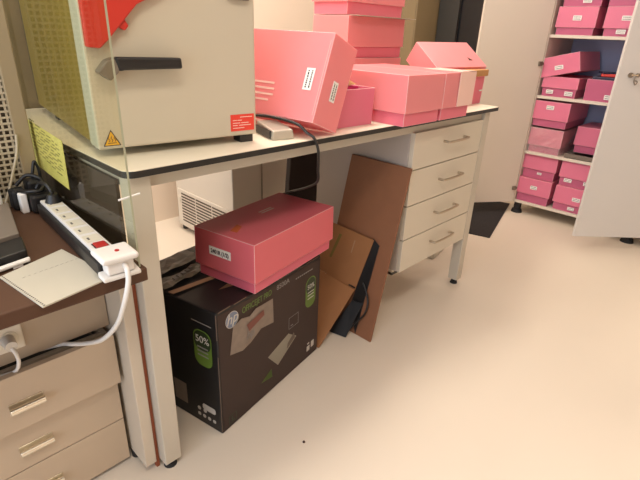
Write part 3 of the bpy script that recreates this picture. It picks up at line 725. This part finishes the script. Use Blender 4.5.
cbox('closed red-pink box standing on the film-wrapped box in the cabinet', .190, SH[1]+.181, -.008, .234, .166, .118, [('l', .01, .128, .048, .026)])
o = MB()
for i in range(18): o.box(0, .40, -.115+i*.0132, -.112+i*.0132, .002, .006)
for j in range(26): o.box(.0+j*.0158, .003+j*.0158, -.115, .115, 0, .003)
o.box(0, .006, -.118, .118, 0, .03).box(.40, .406, -.118, .118, 0, .03)
o = o.build('wire_tray', M['mesh'], None, 0, T(CX+.02, -.072, SH[1])); tag(o, 'grey wire tray lying under the pink box on the second cabinet shelf', 'tray')
cbox('closed pink box resting on the grey wire tray in the cabinet', -.080, SH[1]+.0305, .09, .222, .172, .122, (), L=.30)
cbox('pink box base with two labels on the third cabinet shelf, lid tilted', .176, SH[2], -.004, .228, .126, .070, [('b', .055, .030, .044, .024), ('b', -.065, .028, .050, .026)])
# tilted lid on it
tt = thing('box_lid', 'pink lid set crooked on the labelled box of the third cabinet shelf', 'lid', (CX+.002, .3025, SH[2]+.112), R=Euler((-.25, 0, 0)).to_matrix())
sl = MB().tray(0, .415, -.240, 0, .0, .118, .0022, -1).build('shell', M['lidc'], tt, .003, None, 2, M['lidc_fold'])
label_part(sl, LEFT((-.0006, -.115, .045)), .052, .026)
t3 = cbox('open pink box with red and navy oddments on the third cabinet shelf', -.085, SH[2], .0, .225, .130, .1, [('b', -.04, .030, .05, .028)], with_lid=False)
o = MB().box(0, .30, -.085, .085, 0, .026).build('navy_case', M['navy'], None, .004, T(CX+.03, -.085, SH[2]+.131-.011)); tag(o, 'navy flat case lying on the open cabinet box', 'case')
o = MB().box(-.05, .05, -.045, .045, 0, .018).build('red_pouch', M['redtoy'], None, .005, T(CX+.10, -.075, SH[2]+.147) @ Matrix.Rotation(.3, 4, 'Z')); tag(o, 'red pouch on the navy case in the cabinet', 'pouch')
o = MB().box(-.05, .06, -.012, .012, 0, .016).build('orange_tube', M['orange'], None, .005, T(CX+.08, -.15, SH[2]+.147) @ Matrix.Rotation(1.1, 4, 'Z')); tag(o, 'orange tube beside the red pouch in the cabinet', 'tube')
o = MB().box(-.06, .06, -.05, .05, 0, .008).build('dark_folder', M['navy'], None, .002, T(CX+.11, -.072, SH[2]+.1655) @ Matrix.Rotation(.5, 4, 'Z')); tag(o, 'dark folder topmost on the red pouch in the cabinet', 'folder')
cbox('closed pink box at the lower left of the top visible cabinet shelf', .168, SH[3], -.004, .236, .162, .118, [('l', -.005, .098, .050, .028)])
cbox('closed pink box at the upper left of the top visible cabinet shelf', .160, SH[3]+.164, .004, .236, .162, .118, [('b', -.03, .028, .050, .02)])
cbox('closed pink box at the lower right of the top visible cabinet shelf', -.105, SH[3], -.004, .225, .162, .118, [('l', -.005, .100, .052, .026), ('b', .01, .026, .050, .024)])
cbox('closed pink box at the upper right of the top visible cabinet shelf', -.095, SH[3]+.164, .0, .225, .162, .118, ())

# ---------------------------------------------------------------- lights
def area(name, loc, rot, sx, sy, power, col):
    l = bpy.data.lights.new(name, 'AREA'); l.shape = 'RECTANGLE'; l.size = sx; l.size_y = sy; l.energy = power; l.color = col
    o = bpy.data.objects.new(name, l); COL.objects.link(o); o.location = loc; o.rotation_euler = rot; return o
WARM = (1, .90, .78)
for i, (x, y) in enumerate(((-.6, -1.15), (1.5, -1.35), (.5, .45), (2.5, .3), (.9, 1.36))):  # last panel is added over the back aisle to brighten the back wall
    tfix = thing('ceiling_light', 'flush ceiling light panel above the room, out of the photo', 'ceiling light', (x, y, 2.75), 0, 'ceiling light panels')
    MB().box(-.62, .62, -.17, .17, -.03, 0).build('fixture', M['wplas'], tfix)
    area('ceiling_lamp', (x, y, 2.70), (0, 0, 0), 1.2, .32, (26, 6, 42, 14, 34)[i], WARM)
area('daylight', (-1.95, .1, 1.3), (0, math.radians(-90), 0), 2.2, 3.2, 78, (.74, .84, 1.0))
w = bpy.data.worlds.new('world'); SC.world = w; w.use_nodes = True
bg = w.node_tree.nodes['Background']; bg.inputs[0].default_value = (.75, .84, 1, 1); bg.inputs[1].default_value = .9

# ---------------------------------------------------------------- camera
cam = bpy.data.cameras.new('camera'); co = bpy.data.objects.new('camera', cam); COL.objects.link(co)
yaw, pitch, roll = math.radians(43.3527), math.radians(23.8576), math.radians(2.3307)
F = Vector((math.cos(yaw)*math.cos(pitch), math.sin(yaw)*math.cos(pitch), -math.sin(pitch)))
R0 = Vector((math.sin(yaw), -math.cos(yaw), 0)); U0 = R0.cross(F)
R1 = R0*math.cos(roll)+U0*math.sin(roll); U1 = -R0*math.sin(roll)+U0*math.cos(roll)
co.matrix_world = frame((-.4053, -.9487, 1.184), tuple(R1), tuple(U1), tuple(-F))
cam.sensor_width = 36; cam.sensor_fit = 'HORIZONTAL'; cam.lens = 470.95*36/640; cam.clip_start = .02
SC.camera = co
SC.view_settings.view_transform = 'Standard'; SC.view_settings.look = 'None'; SC.view_settings.gamma = 1
SC.view_settings.use_curve_mapping = False; SC.view_settings.exposure = -0.15
